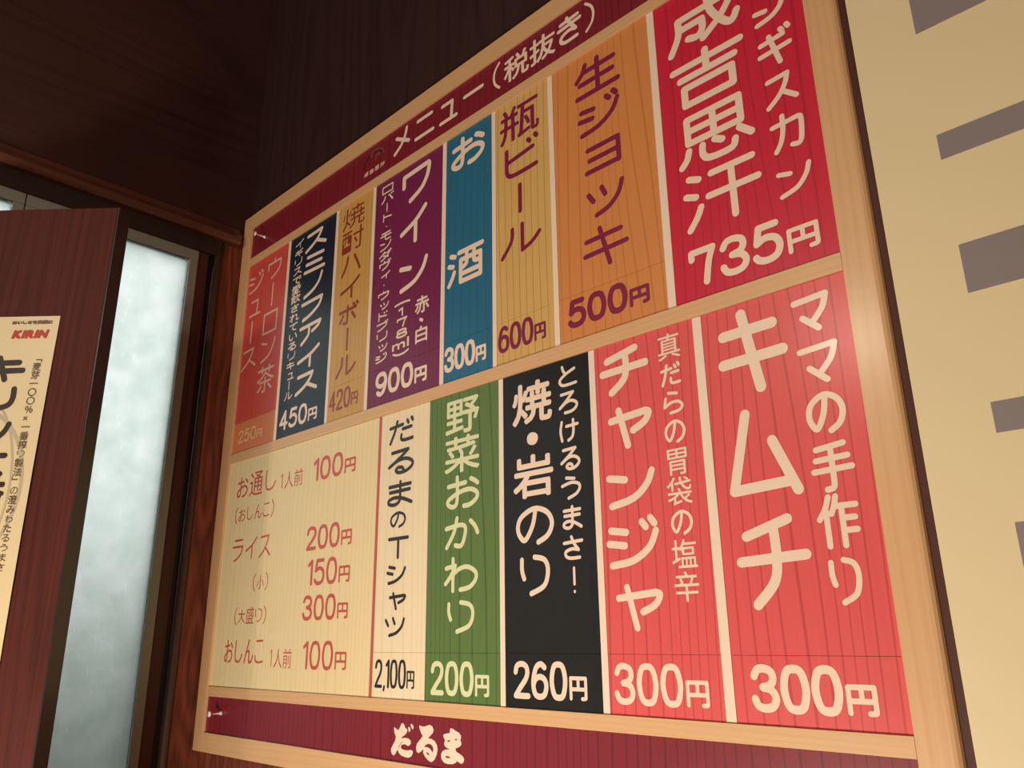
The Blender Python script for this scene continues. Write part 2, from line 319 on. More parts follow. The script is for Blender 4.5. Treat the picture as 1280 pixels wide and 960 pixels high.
TEXTS = [
 ('header', 'メ', 'u', 0.37325, 0.03016, 0.027256, 0.028494, 0.00243, 0.00203, 0.02, 'b'),
 ('header', 'ニ', 'u', 0.41299, 0.03345, 0.031585, 0.023298, 0.00238, 0.00198, 0.02, 'b'),
 ('header', 'ユ', 'u', 0.45776, 0.03645, 0.026785, 0.022118, 0.00232, 0.00199, 0.02, 'b'),
 ('header', 'ー', 'u', 0.49801, -1.63443, 0.028872, 3.356475, 0.00227, 0.0002, 0.02, 'b'),
 ('header', '（', 'u', 0.54478, 0.02977, 0.008298, 0.031332, 0.00156, 0.00133, 0.02, 'b'),
 ('header', '税', 'u', 0.56128, 0.03345, 0.033578, 0.028366, 0.00171, 0.00117, 0.016, 'b'),
 ('header', '抜', 'u', 0.59847, 0.03269, 0.03239, 0.028713, 0.00167, 0.00114, 0.016, 'b'),
 ('header', 'き', 'u', 0.63689, 0.03191, 0.027496, 0.028284, 0.00209, 0.00175, 0.02, 'b'),
 ('header', '）', 'u', 0.67196, 0.03016, 0.009137, 0.03286, 0.00144, 0.00117, 0.02, 'b'),
 ('u1', 'ウーロン茶', 'v', 0.07578, 0.09203, 0.048471, 0.04169, 0.00167, 0.00143, 0.03, 'b'),
 ('u1', 'ジュース', 'v', 0.0219, 0.09825, 0.052564, 0.03997, 0.00173, 0.00146, 0.03, 'b'),
 ('u1p', '250円', 'p', 0.04005, 0.34343, 0.024921, 0.015775, 0.00156, 0.00131, 0.02, 'b'),
 ('u2', 'スミノフアイス', 'v', 0.17409, 0.0916, 0.064544, 0.033512, 0.00249, 0.00225, 0.03, 'b'),
 ('u2', 'イギリスで愛飲されているリキュール', 'v', 0.15202, 0.09393, 0.025172, 0.013582, 0.0009, 0.00064, 0.02, 'b'),
 ('u2p', '450円', 'p', 0.14997, 0.33881, 0.033147, 0.021948, 0.00224, 0.00194, 0.02, 'b'),
 ('u3', '焼酎ハイボール', 'v', 0.26629, 0.09243, 0.051471, 0.033211, 0.00202, 0.00095, 0.024, 'b'),
 ('u3p', '420円', 'p', 0.26293, 0.33736, 0.02209, 0.02234, 0.00171, 0.00144, 0.02, 'b'),
 ('u4', 'ワ', 'u', 0.39382, 0.09808, 0.045556, 0.037511, 0.00321, 0.00306, 0.03, 'b'),
 ('u4', 'イ', 'u', 0.3922, 0.15189, 0.041795, 0.038217, 0.00311, 0.00298, 0.03, 'b'),
 ('u4', 'ン', 'u', 0.39278, 0.21751, 0.044801, 0.028656, 0.00297, 0.00282, 0.03, 'b'),
 ('u4', 'ロバート・モンダヴィ・ウッドブリッジ', 'v', 0.34808, 0.09377, 0.027448, 0.012745, 0.00096, 0.00068, 0.02, 'b'),
 ('u4', '赤', 'u', 0.42115, 0.2637, 0.02217, 0.018563, 0.00121, 0.00086, 0.016, 'b'),
 ('u4', '・', 'u', 0.35658, 0.24119, 0.149856, 0.099842, 0.0019, 0.0002, 0.02, 'b'),
 ('u4', '白', 'u', 0.42299, 0.2989, 0.01823, 0.017319, 0.00118, 0.00092, 0.02, 'b'),
 ('u4', '（', 'r', 0.38458, 0.26057, 0.025924, 0.001038, 0.00124, 0.0012, 0.02, 'b'),
 ('u4', '1', 'u', 0.3921, 0.26714, 0.006045, 0.008285, 0.00124, 0.00125, 0.03, 'b'),
 ('u4', '7', 'u', 0.38987, 0.27988, 0.015943, 0.009177, 0.00122, 0.00108, 0.02, 'b'),
 ('u4', '8', 'u', 0.38933, 0.29284, 0.017355, 0.008483, 0.00121, 0.00106, 0.02, 'b'),
 ('u4', 'ml', 'l', 0.37985, 0.29983, 0.034601, 0.014871, 0.0012, 0.00083, 0.02, 'b'),
 ('u4', '）', 'r', 0.38407, 0.31909, 0.026289, 0.002667, 0.00119, 0.00112, 0.02, 'b'),
 ('u4p', '900円', 'p', 0.35598, 0.3366, 0.033526, 0.023432, 0.0026, 0.00229, 0.02, 'b'),
 ('u5', 'お', 'u', 0.48056, 0.09675, 0.047053, 0.033709, 0.00305, 0.00294, 0.03, 'b'),
 ('u5', '酒', 'u', 0.47611, 0.23196, 0.05034, 0.035086, 0.00277, 0.00191, 0.016, 'b'),
 ('u5p', '300円', 'p', 0.47243, 0.33735, 0.022803, 0.022598, 0.00232, 0.00207, 0.02, 'b'),
 ('u6', '瓶', 'u', 0.55485, 0.09714, 0.051595, 0.037956, 0.00223, 0.00139, 0.016, 'b'),
 ('u6', 'ビ', 'u', 0.56263, 0.1425, 0.042512, 0.034581, 0.00249, 0.00232, 0.03, 'b'),
 ('u6', 'ー', 'r', -4.08999, 0.19081, 9.340859, 0.029137, 0.0024, 0.0002, 0.02, 'b'),
 ('u6', 'ル', 'u', 0.55537, 0.23516, 0.049541, 0.028614, 0.00231, 0.00217, 0.03, 'b'),
 ('u6p', '600円', 'p', 0.5505, 0.33635, 0.022804, 0.023186, 0.00209, 0.00183, 0.02, 'b'),
 ('u7', '生', 'u', 0.6571, 0.0991, 0.047477, 0.034707, 0.00271, 0.00219, 0.02, 'b'),
 ('u7', 'ジ', 'u', 0.65882, 0.14443, 0.043644, 0.031129, 0.00262, 0.00247, 0.03, 'b'),
 ('u7', 'ヨ', 'u', 0.66451, 0.19389, 0.036043, 0.023628, 0.00252, 0.00241, 0.03, 'b'),
 ('u7', 'ツ', 'u', 0.66512, 0.2372, 0.03715, 0.025412, 0.00243, 0.00232, 0.03, 'b'),
 ('u7', 'キ', 'u', 0.65833, 0.27633, 0.045051, 0.036054, 0.00234, 0.00223, 0.03, 'b'),
 ('u7p', '500円', 'p', 0.63851, 0.33707, 0.032448, 0.021758, 0.00265, 0.00252, 0.025, 'b'),
 ('u8', '成', 'u', 0.76106, 0.10669, 0.062517, 0.038817, 0.00338, 0.00272, 0.02, 'b'),
 ('u8', '吉', 'u', 0.76096, 0.15659, 0.062514, 0.044102, 0.00324, 0.00245, 0.018, 'b'),
 ('u8', '思', 'u', 0.76219, 0.21464, 0.0619, 0.042743, 0.00305, 0.00219, 0.018, 'b'),
 ('u8', '汗', 'u', 0.76337, 0.26662, 0.061642, 0.047203, 0.0029, 0.00205, 0.02, 'b'),
 ('u8', 'ン', 'u', 0.83794, 0.15142, 0.022472, 0.011776, 0.00223, 0.00221, 0.03, 'b'),
 ('u8', 'ギ', 'u', 0.83799, 0.17457, 0.025267, 0.029619, 0.00216, 0.00208, 0.03, 'b'),
 ('u8', 'ス', 'u', 0.8397, 0.21651, 0.021995, 0.023553, 0.00206, 0.00199, 0.03, 'b'),
 ('u8', 'カ', 'u', 0.84017, 0.25087, 0.022237, 0.028054, 0.00199, 0.0019, 0.03, 'b'),
 ('u8', 'ン', 'u', 0.84038, 0.29679, 0.023045, 0.019408, 0.00191, 0.00183, 0.03, 'b'),
 ('u8p', '735円', 'p', 0.76316, 0.33355, 0.039031, 0.026822, 0.00279, 0.00277, 0.03, 'b'),
 ('l0', 'お通し', 'h', 0.04657, 0.40501, 0.035966, 0.035925, 0.00134, 0.00085, 0.02, 'b'),
 ('l0', '1人前', 'h', 0.15893, 0.4185, 0.021854, 0.022645, 0.00081, 0.00039, 0.016, 'b'),
 ('l0', '100円', 'p', 0.2375, 0.41495, 0.036686, 0.023473, 0.00224, 0.00186, 0.02, 'b'),
 ('l0', '（おしんこ）', 'h', 0.04968, 0.44941, 0.021035, 0.022563, 0.00084, 0.00049, 0.02, 'b'),
 ('l0', 'ライス', 'h', 0.04924, 0.48795, 0.034901, 0.036557, 0.00128, 0.00071, 0.02, 'b'),
 ('l0', '200円', 'p', 0.23356, 0.49494, 0.034148, 0.023491, 0.00213, 0.00173, 0.02, 'b'),
 ('l0', '（小）', 'h', 0.11188, 0.53847, 0.0213, 0.022267, 0.00078, 0.00035, 0.016, 'b'),
 ('l0', '150円', 'p', 0.23859, 0.53293, 0.035672, 0.025186, 0.00207, 0.00164, 0.02, 'b'),
 ('l0', '（大盛り）', 'h', 0.07233, 0.57809, 0.02091, 0.021628, 0.00077, 0.00034, 0.016, 'b'),
 ('l0', '300円', 'p', 0.234, 0.57231, 0.033713, 0.023392, 0.00202, 0.0016, 0.02, 'b'),
 ('l0', 'おしんこ', 'h', 0.05451, 0.61275, 0.025227, 0.035082, 0.00118, 0.0007, 0.02, 'b'),
 ('l0', '1人前', 'h', 0.16544, 0.62647, 0.020053, 0.022991, 0.00071, 0.00027, 0.016, 'b'),
 ('l0', '100円', 'p', 0.23937, 0.62114, 0.035883, 0.025974, 0.00194, 0.00146, 0.02, 'b'),
 ('l1', 'だるま', 'v', 0.37657, 0.39188, 0.053717, 0.033073, 0.00193, 0.00128, 0.02, 'b'),
 ('l1', 'の', 'u', 0.39025, 0.49508, 0.023378, 0.014316, 0.00142, 0.00117, 0.02, 'b'),
 ('l1', 'Ｔ', 'u', 0.38829, 0.52118, 0.030273, 0.018825, 0.00181, 0.00171, 0.03, 'b'),
 ('l1', 'シ', 'u', 0.38741, 0.54886, 0.028223, 0.015971, 0.00164, 0.00132, 0.02, 'b'),
 ('l1', 'ャ', 'u', 0.39273, 0.57507, 0.024195, 0.01458, 0.0016, 0.00132, 0.02, 'b'),
 ('l1', 'ツ', 'u', 0.38744, 0.59879, 0.028617, 0.015976, 0.00158, 0.00124, 0.02, 'b'),
 ('l1p', '2,100円', 'p', 0.3743, 0.63847, 0.018852, 0.023437, 0.00152, 0.0012, 0.02, 'b'),
 ('l2', '野', 'u', 0.47538, 0.39523, 0.045524, 0.032657, 0.00213, 0.00138, 0.016, 'b'),
 ('l2', '菜', 'u', 0.47493, 0.43257, 0.046087, 0.033219, 0.00206, 0.00132, 0.016, 'b'),
 ('l2', 'お', 'u', 0.47854, 0.47154, 0.041554, 0.02813, 0.00227, 0.00212, 0.03, 'b'),
 ('l2', 'か', 'u', 0.47697, 0.51044, 0.043227, 0.02637, 0.0022, 0.00204, 0.03, 'b'),
 ('l2', 'わ', 'u', 0.47683, 0.54774, 0.040787, 0.02861, 0.00213, 0.00197, 0.03, 'b'),
 ('l2', 'り', 'u', 0.48193, 0.58701, 0.032274, 0.025272, 0.00207, 0.00194, 0.03, 'b'),
 ('l2p', '200円', 'p', 0.4602, 0.63975, 0.028825, 0.024851, 0.00229, 0.00186, 0.02, 'b'),
 ('l3', '焼', 'u', 0.56823, 0.39958, 0.044344, 0.035335, 0.00253, 0.00178, 0.016, 'b'),
 ('l3', '・', 'u', 0.53983, 0.44182, 0.101263, 0.018097, 0.00572, 0.0002, 0.02, 'b'),
 ('l3', '岩', 'u', 0.56835, 0.46665, 0.043742, 0.03474, 0.00239, 0.00173, 0.018, 'b'),
 ('l3', 'の', 'u', 0.57129, 0.51263, 0.0395, 0.028718, 0.0023, 0.00215, 0.03, 'b'),
 ('l3', 'り', 'u', 0.57551, 0.55347, 0.029521, 0.02967, 0.00222, 0.00208, 0.03, 'b'),
 ('l3', 'とろけるうまさ', 'v', 0.61975, 0.38976, 0.026158, 0.02445, 0.00139, 0.00087, 0.02, 'b'),
 ('l3', '！', 'u', -2.75923, 0.56513, 6.784512, 0.018521, 0.0012, 0.0002, 0.02, 'b'),
 ('l3p', '260円', 'p', 0.5663, 0.63859, 0.029235, 0.024646, 0.0023, 0.00186, 0.02, 'b'),
 ('l4', 'チ', 'u', 0.67104, 0.39549, 0.042607, 0.033114, 0.0032, 0.00306, 0.03, 'b'),
 ('l4', 'ヤ', 'u', 0.67725, 0.44495, 0.036582, 0.029373, 0.00305, 0.00296, 0.03, 'b'),
 ('l4', 'ン', 'u', 0.67255, 0.49744, 0.040581, 0.023329, 0.00292, 0.0028, 0.03, 'b'),
 ('l4', 'ジ', 'u', 0.66968, 0.53299, 0.043729, 0.033132, 0.0028, 0.00262, 0.03, 'b'),
 ('l4', 'ヤ', 'u', 0.67609, 0.58286, 0.03736, 0.029178, 0.00266, 0.00251, 0.03, 'b'),
 ('l4', '真だらの胃袋の塩辛', 'v', 0.72515, 0.3917, 0.022443, 0.022695, 0.0012, 0.00054, 0.018, 'b'),
 ('l4p', '300円', 'p', 0.67021, 0.63878, 0.029895, 0.024489, 0.00225, 0.00186, 0.022, 'b'),
 ('l5', 'キ', 'u', 0.78141, 0.39533, 0.046051, 0.057059, 0.00405, 0.00387, 0.03, 'b'),
 ('l5', 'ム', 'u', 0.77834, 0.46998, 0.048359, 0.056952, 0.00372, 0.00349, 0.03, 'b'),
 ('l5', 'チ', 'u', 0.78054, 0.54518, 0.046094, 0.053955, 0.00344, 0.00318, 0.03, 'b'),
 ('l5', 'マ', 'u', 0.83915, 0.398, 0.022437, 0.023063, 0.00226, 0.0022, 0.03, 'b'),
 ('l5', 'マ', 'u', 0.83921, 0.43362, 0.023837, 0.024204, 0.00217, 0.00208, 0.03, 'b'),
 ('l5', 'の', 'u', 0.83991, 0.46772, 0.022517, 0.024488, 0.00207, 0.00173, 0.02, 'b'),
 ('l5', '手', 'u', 0.83845, 0.50133, 0.024766, 0.028706, 0.00199, 0.00155, 0.02, 'b'),
 ('l5', '作', 'u', 0.83808, 0.53471, 0.023733, 0.030819, 0.00191, 0.00138, 0.018, 'b'),
 ('l5', 'り', 'u', 0.84168, 0.57422, 0.016215, 0.025391, 0.00183, 0.00173, 0.03, 'b'),
 ('l5p', '300円', 'p', 0.7811, 0.6385, 0.029991, 0.024045, 0.00258, 0.0022, 0.022, 'b'),
 ('emblem', '成吉思汗', 'h', 0.30946, 0.05585, 0.011194, 0.007864, 0.00067, 0.00044, 0.01, 'b'),
 ('poster', 'おいしさを笑顔に', 'h', 0.17402, 0.29176, 0.005487, 0.004025, 0.00058, 0.00047, 0.01, 'd'),
 ('poster_red', 'KIRIN', 'li', 0.17637, 0.30014, 0.013164, 0.010905, 0.00151, 0.00107, 0, 'd'),
 ('poster_big', 'キ', 'u', 0.15237, 0.33375, 0.042696, 0.023561, 0.00303, 0.00293, 0.03, 'd'),
 ('poster_big', 'リ', 'u', 0.15845, 0.36788, 0.033127, 0.021956, 0.00296, 0.00288, 0.03, 'd'),
 ('poster_big', 'ン', 'u', 0.15787, 0.4054, 0.033509, 0.021197, 0.00287, 0.0028, 0.03, 'd'),
 ('poster_big', 'ー', 'u', 0.15652, -2.48453, 0.036742, 5.844993, 0.00283, 0.0002, 0.02, 'd'),
 ('poster_big', '番', 'u', 0.16035, 0.45582, 0.037109, 0.036105, 0.00275, 0.00209, 0.016, 'd'),
 ('poster', '「麦芽一〇〇％×一番搾り製法」の澄みわたるうまさ。', 'v', 0.20466, 0.32993, 0.0095, 0.009276, 0.0004, 0.00035, 0.014, 'd'),
]
LOGO = {'outer': [[(0.40628, 0.69695), (0.40921, 0.69839), (0.41267, 0.69947), (0.41448, 0.69741), (0.41689, 0.69371), (0.41909, 0.69273), (0.4214, 0.6944), (0.42262, 0.69658), (0.426, 0.69797), (0.42555, 0.70024), (0.4229, 0.70265), (0.41909, 0.70451), (0.4175, 0.70622), (0.42247, 0.70536), (0.42799, 0.70549), (0.43134, 0.70715), (0.43145, 0.70966), (0.42881, 0.71175), (0.42607, 0.71165), (0.42326, 0.71059), (0.41832, 0.71159), (0.41673, 0.71331), (0.41849, 0.71508), (0.42295, 0.71568), (0.42734, 0.71565), (0.43112, 0.71472), (0.4344, 0.7154), (0.4347, 0.71757), (0.43244, 0.72025), (0.4287, 0.72169), (0.42322, 0.72152), (0.41764, 0.72054), (0.4142, 0.7186), (0.41274, 0.71649), (0.4113, 0.71692), (0.40953, 0.71962), (0.40702, 0.72142), (0.40415, 0.72082), (0.40241, 0.71827), (0.40272, 0.71567), (0.40539, 0.71224), (0.40858, 0.70814), (0.40924, 0.70551), (0.40714, 0.70242), (0.40619, 0.69956)], [(0.42702, 0.69599), (0.42865, 0.69557), (0.43071, 0.69735), (0.42991, 0.69932), (0.4283, 0.70006), (0.42746, 0.69852)], [(0.4302, 0.69323), (0.43237, 0.69279), (0.43497, 0.69486), (0.43472, 0.69678), (0.43311, 0.69739), (0.4314, 0.69572)], [(0.44322, 0.69322), (0.44699, 0.69412), (0.45123, 0.69386), (0.45488, 0.6927), (0.458, 0.69207), (0.46167, 0.69322), (0.4633, 0.69591), (0.46234, 0.69844), (0.45879, 0.70115), (0.45573, 0.70322), (0.46041, 0.70351), (0.46509, 0.70502), (0.46824, 0.70815), (0.46914, 0.71173), (0.46793, 0.71607), (0.46499, 0.72025), (0.46148, 0.72237), (0.45734, 0.72182), (0.45206, 0.71891), (0.44933, 0.71576), (0.44975, 0.71264), (0.44872, 0.71334), (0.44615, 0.71509), (0.44302, 0.71658), (0.44033, 0.71586), (0.43914, 0.71284), (0.44008, 0.70934), (0.44421, 0.70559), (0.44834, 0.70218), (0.44558, 0.69924), (0.44331, 0.69561)], [(0.48548, 0.69297), (0.48895, 0.69336), (0.49289, 0.69492), (0.49728, 0.69613), (0.49972, 0.69835), (0.49974, 0.70044), (0.4988, 0.70169), (0.50026, 0.70366), (0.49981, 0.70607), (0.49646, 0.7078), (0.49309, 0.70866), (0.49312, 0.71103), (0.49797, 0.71271), (0.50228, 0.71441), (0.50392, 0.71661), (0.50281, 0.71933), (0.49997, 0.72046), (0.49709, 0.71954), (0.49468, 0.71858), (0.49325, 0.72017), (0.4894, 0.72152), (0.48256, 0.72201), (0.4776, 0.72126), (0.47455, 0.71883), (0.47377, 0.71529), (0.47541, 0.71244), (0.47937, 0.7108), (0.48529, 0.71016), (0.48033, 0.70905), (0.4781, 0.70741), (0.47775, 0.70501), (0.47922, 0.7037), (0.47717, 0.70142), (0.47612, 0.69906), (0.4801, 0.69787), (0.48506, 0.69694)]], 'hole': [[(0.45075, 0.71102), (0.45278, 0.70901), (0.45639, 0.70781), (0.46003, 0.70815), (0.46266, 0.7098), (0.46344, 0.71218), (0.46228, 0.71471), (0.46122, 0.71357), (0.45859, 0.71164), (0.45492, 0.71069)], [(0.45349, 0.71481), (0.4561, 0.71521), (0.45874, 0.71683), (0.4572, 0.71708), (0.45458, 0.71625)], [(0.47899, 0.71636), (0.48145, 0.71567), (0.48589, 0.71607), (0.48542, 0.71713), (0.48148, 0.71734)], [(0.48121, 0.70355), (0.48418, 0.70286), (0.48616, 0.70332), (0.48371, 0.70428)], [(0.49153, 0.70161), (0.49347, 0.70106), (0.49493, 0.70167), (0.49349, 0.70255)], [(0.41523, 0.71247), (0.41378, 0.71481), (0.41325, 0.71549), (0.41391, 0.71289), (0.41819, 0.70905), (0.41931, 0.70897)]]}
# ------------------------------------------------------------------ the room
M_WALL = wood('dark_stained_wall_wood', (60, 37, 35), (42, 24, 24), 'Z', fx=7, fl=.6, k=4, width=.3, amount=.35, rough=.6, coat=0, fine=.4, spec=.3)
M_WALLH = wood('dark_stained_wall_wood_across', (72, 42, 38), (50, 28, 26), 'Y', fx=7, fl=.6, k=4, width=.3, amount=.3, rough=.6, coat=0, fine=.4, spec=.3)
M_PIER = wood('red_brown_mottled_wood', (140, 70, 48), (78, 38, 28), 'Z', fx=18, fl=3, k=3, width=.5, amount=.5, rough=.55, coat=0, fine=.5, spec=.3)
M_CEIL = plain('brown_ceiling_board', (84, 48, 34), .7)
M_FLOOR = plain('dark_floor', (70, 48, 36), .5)
M_PALE = plain('far_room_plaster', (120, 88, 62), .8)
YF = CAM[1]+CZ/S            # floor in board units
YC = CAM[1]-(3.0-CZ)/S      # ceiling
XR, ZR = 2.9, -2.6          # right and rear walls (board units)
ZW = .012                   # wall plane behind the board
def struct(name, b6, mat, parent=None, bev=0): return tag(box(name, b6, mat, parent, bev), kind='structure')
struct('wall_back', (-.08, XR, YC, YF, ZW, ZW+.05), M_WALL)
struct('floor', (-.08, XR, YF, YF+.04, ZR, ZW), M_FLOOR)
struct('ceiling', (-.08, XR, YC-.04, YC, ZR, ZW), M_CEIL)
struct('wall_right', (XR, XR+.05, YC, YF, ZR, ZW), M_PALE)
struct('wall_rear', (-.08, XR, YC, YF, ZR-.05, ZR), M_PALE)
struct('lit_wall_panel', (-.005, XR, .722, YF, ZW-.0028, ZW-.0002), M_PIER)  # added panel; its lighter brown stands in for stronger light low down
# left wall: panelled lintel above the doorway, narrow pier beside the board, pier on the near side
XL = -.004
TOPY = .0192
wl = empty('wall_left'); wl['kind'] = 'structure'
box('lintel_board', (XL-.06, XL, YC, TOPY, ZR, ZW), M_WALLH, wl)
box('corner_board', (XL-.06, XL-.001, TOPY, YF, -.028, ZW), M_PIER, wl)
box('near_board', (XL-.06, XL, TOPY, YF, ZR, -.95), M_WALL, wl)
# header moulding
M_TRIM = wood('dark_trim_wood', (104, 60, 46), (66, 34, 26), 'Y', fx=10, fl=.8, k=4, width=.3, amount=.4, rough=.35, coat=.3, coat_r=.3, fine=.2)
M_DARK = wood('dark_track_wood', (52, 34, 28), (34, 22, 18), 'Y', fx=10, fl=.8, k=4, width=.3, amount=.4, rough=.6, coat=0, fine=.2)
M_JAMB = wood('red_brown_jamb_wood', (84, 48, 40), (54, 30, 25), 'Z', fx=12, fl=.8, k=4, width=.25, amount=.4, rough=.55, coat=.0, fine=.25, spec=.3)
M_JAMBD = wood('dark_groove_wood', (52, 30, 24), (32, 18, 14), 'Z', fx=12, fl=.8, k=4, width=.25, amount=.4, rough=.55, coat=.0, fine=.25)
M_JAMBG = wood('worn_grey_brown_wood', (92, 66, 54), (66, 44, 36), 'Z', fx=12, fl=.8, k=4, width=.25, amount=.4, rough=.55, coat=.0, fine=.25, spec=.3)
def rod_profile(name, prof, z0, z1, mat, parent=None):
    """profile (x,y) in board units swept along z"""
    bm = bmesh.new()
    A = [bm.verts.new(W(x, y, z0)) for x, y in prof]; B = [bm.verts.new(W(x, y, z1)) for x, y in prof]
    n = len(prof); bm.faces.new(A); bm.faces.new(B[::-1])
    for i in range(n): bm.faces.new((A[i], A[(i+1)%n], B[(i+1)%n], B[i]))
    return obj(name, bm, mat, parent)
tr = empty('trim_1'); tr['kind'] = 'structure'
rod_profile('moulding', [(XL-.004, TOPY-.001), (XL+.0035, TOPY), (XL+.005, TOPY+.008), (XL+.012, TOPY+.013), (XL+.0155, TOPY+.019), (XL+.0145, TOPY+.025), (XL+.010, TOPY+.028), (XL-.004, TOPY+.029)], -.95, -.008, M_TRIM, tr)
box('track_rail', (XL-.05, XL+.001, TOPY+.0285, .0720, -.95, -.028), M_DARK, tr)
# jamb on the board side: flat board, groove, rounded bead
jb = empty('trim_2'); jb['kind'] = 'structure'
box('jamb_board', (XL-.05, XL-.0045, .0715, YF, -.0617, -.0465), M_JAMB, jb, bev=.0012)
box('groove', (XL-.05, XL-.010, .0715, YF, -.0464, -.0370), M_JAMBD, jb)
bm = bmesh.new(); NN = 14; ra = .0052
ring = [(XL-.0035+ra*math.cos(a)*1.1, -.0330+ra*math.sin(a)) for a in [math.tau*i/NN for i in range(NN)]]
A = [bm.verts.new(W(x, .048, z)) for x, z in ring]; B = [bm.verts.new(W(x, YF, z)) for x, z in ring]
bm.faces.new(A); bm.faces.new(B[::-1])
for i in range(NN): bm.faces.new((A[i], A[(i+1)%NN], B[(i+1)%NN], B[i]))
obj('bead', bm, M_JAMBG, jb, smooth=True)
# ------------------------------------------------------------------ frosted window beyond the doorway
M_ALU = plain('grey_aluminium', (150, 154, 146), .5)
M_ALUD = plain('dark_rubber_seal', (48, 50, 48), .6)
mt, N, L, P = new_mat('frosted_glass'); M_GLASS = mt
P.inputs['Roughness'].default_value = .62; P.inputs['Transmission Weight'].default_value = 1
P.inputs['IOR'].default_value = 1.3
tc = N.new('ShaderNodeTexCoord'); mp = N.new('ShaderNodeMapping'); L.new(tc.outputs['Object'], mp.inputs[0]); mp.inputs['Scale'].default_value = (1, 75, 24); mp.inputs['Rotation'].default_value = (.35, 0, 0)
vo = N.new('ShaderNodeTexVoronoi'); vo.inputs['Scale'].default_value = 1; vo.inputs['Randomness'].default_value = 1; L.new(mp.outputs[0], vo.inputs[0])
nz = N.new('ShaderNodeTexNoise'); nz.inputs['Scale'].default_value = 22; nz.inputs['Detail'].default_value = 5; L.new(tc.outputs['Object'], nz.inputs[0])
rp = N.new('ShaderNodeMapRange'); L.new(vo.outputs[0], rp.inputs[0]); rp.inputs[1].default_value = .05; rp.inputs[2].default_value = .22; rp.inputs[3].default_value = .25; rp.inputs[4].default_value = 0
ad = N.new('ShaderNodeMath'); ad.operation = 'ADD'; L.new(rp.outputs[0], ad.inputs[0]); L.new(nz.outputs[0], ad.inputs[1])
bp = N.new('ShaderNodeBump'); bp.inputs['Strength'].default_value = .5; bp.inputs['Distance'].default_value = .006; L.new(ad.outputs[0], bp.inputs['Height']); L.new(bp.outputs[0], P.inputs['Normal'])
P.inputs['Roughness'].default_value = .6
rr = N.new('ShaderNodeMapRange'); L.new(rp.outputs[0], rr.inputs[0]); rr.inputs[2].default_value = .25; rr.inputs[3].default_value = .62; rr.inputs[4].default_value = .3
mc = N.new('ShaderNodeMix'); mc.data_type = 'RGBA'; mc.inputs[6].default_value = (.74, .80, .76, 1); mc.inputs[7].default_value = (1, 1, 1, 1)
fk = N.new('ShaderNodeMapRange'); L.new(ad.outputs[0], fk.inputs[0]); fk.inputs[1].default_value = .35; fk.inputs[2].default_value = .85; L.new(fk.outputs[0], mc.inputs[0]); L.new(mc.outputs[2], P.inputs['Base Color'])
GX = -.013                  # glass plane
def window(name, z0, z1):
    w = empty(name); w['kind'] = 'structure'
    y0, y1 = .0875, 1.28
    box('frame_top', (GX-.010, GX+.0052, .070, y0, z0-.012, z1+.012), M_ALU, w, bev=.0008)
    box('frame_bottom', (GX-.010, GX+.006, y1, y1+.03, z0-.012, z1+.012), M_ALU, w, bev=.0008)
    for a, b in ((z0-.012, z0), (z1, z1+.012)): box('frame_side', (GX-.010, GX+.005, y0, y1, a, b), M_ALU, w, bev=.0008)
    # pane with rounded corners
    bm = bmesh.new(); r = .006; pts = []
    for cy, cz, a0 in ((y0+r, z1-r, 0), (y1-r, z1-r, 90), (y1-r, z0+r, 180), (y0+r, z0+r, 270)):
        for k in range(5):
            a = math.radians(a0+22.5*k); pts.append((cy-r*math.cos(a), cz+r*math.sin(a)))
    A = [bm.verts.new(W(GX-.0012, y, z)) for y, z in pts]; B = [bm.verts.new(W(GX+.0012, y, z)) for y, z in pts]; n = len(pts)
    bm.faces.new(A); bm.faces.new(B[::-1])
    for i in range(n): bm.faces.new((A[i], A[(i+1)%n], B[(i+1)%n], B[i]))
    obj('pane', bm, M_GLASS, w)
    return w
window('window_1', -.276, -.0740)
window('window_2', -.515, -.3015)
window('window_3', -.76, -.541)
struct('wall_outer', (GX-.03, GX+.004, 1.31, YF, -.95, -.028), M_WALL)
# street outside, seen only as a blur through the frosted panes
M_ST = plain('street_asphalt', (96, 98, 94), .9); M_OPP = plain('building_render_across_street', (120, 128, 118), .9)
struct('street', (-7, -.12, YF+.05, YF+.08, -5, 4), M_ST)
opp = tag(empty('building'), 'low grey-green building across the street behind the frosted glass', 'building')
box('wall', (-4.4, -4.0, .42, YF+.05, -5, 4), M_OPP, opp)
# ------------------------------------------------------------------ the open door leaf at the left
M_DOOR = wood('red_brown_door_veneer', (92, 42, 35), (62, 28, 24), 'Z', fx=14, fl=.5, k=5, width=.35, amount=.35, rough=.62, coat=0, fine=.5, spec=.2)
M_EDGE = wood('shaded_door_edge', (36, 20, 22), (26, 14, 15), 'Z', fx=12, fl=.5, k=4, width=.35, amount=.4, rough=.5, coat=.1, fine=.2)  # shade on the leaf's free edge, put into a darker wood colour
DD = Vector((.733, .68)).normalized(); DN = Vector((.68, -.733)).normalized(); P3 = Vector((.199, -.241)); DO = P3-DD*.27
def D(u, v, w=0.0):         # along the leaf, down, out of its face
    p = DO+DD*u+DN*w; return W(p.x, v, p.y)
def dbox(name, u0, u1, v0, v1, w0, w1, mat, parent, bev=0.0):
    bm = bmesh.new(); vs = [bm.verts.new(D(u, v, w)) for u in (u0, u1) for v in (v0, v1) for w in (w0, w1)]
    for f in ((0,1,3,2),(4,6,7,5),(0,4,5,1),(2,3,7,6),(0,2,6,4),(1,5,7,3)): bm.faces.new([vs[i] for i in f])
    if bev: bmesh.ops.bevel(bm, geom=list(bm.edges), offset=bev, segments=2, profile=.5, affect='EDGES')
    return obj(name, bm, mat, parent)
dr = empty('door_1'); dr['kind'] = 'structure'; dr['label'] = 'open red-brown wooden door leaf with a paper banner on it'
LT = .1575
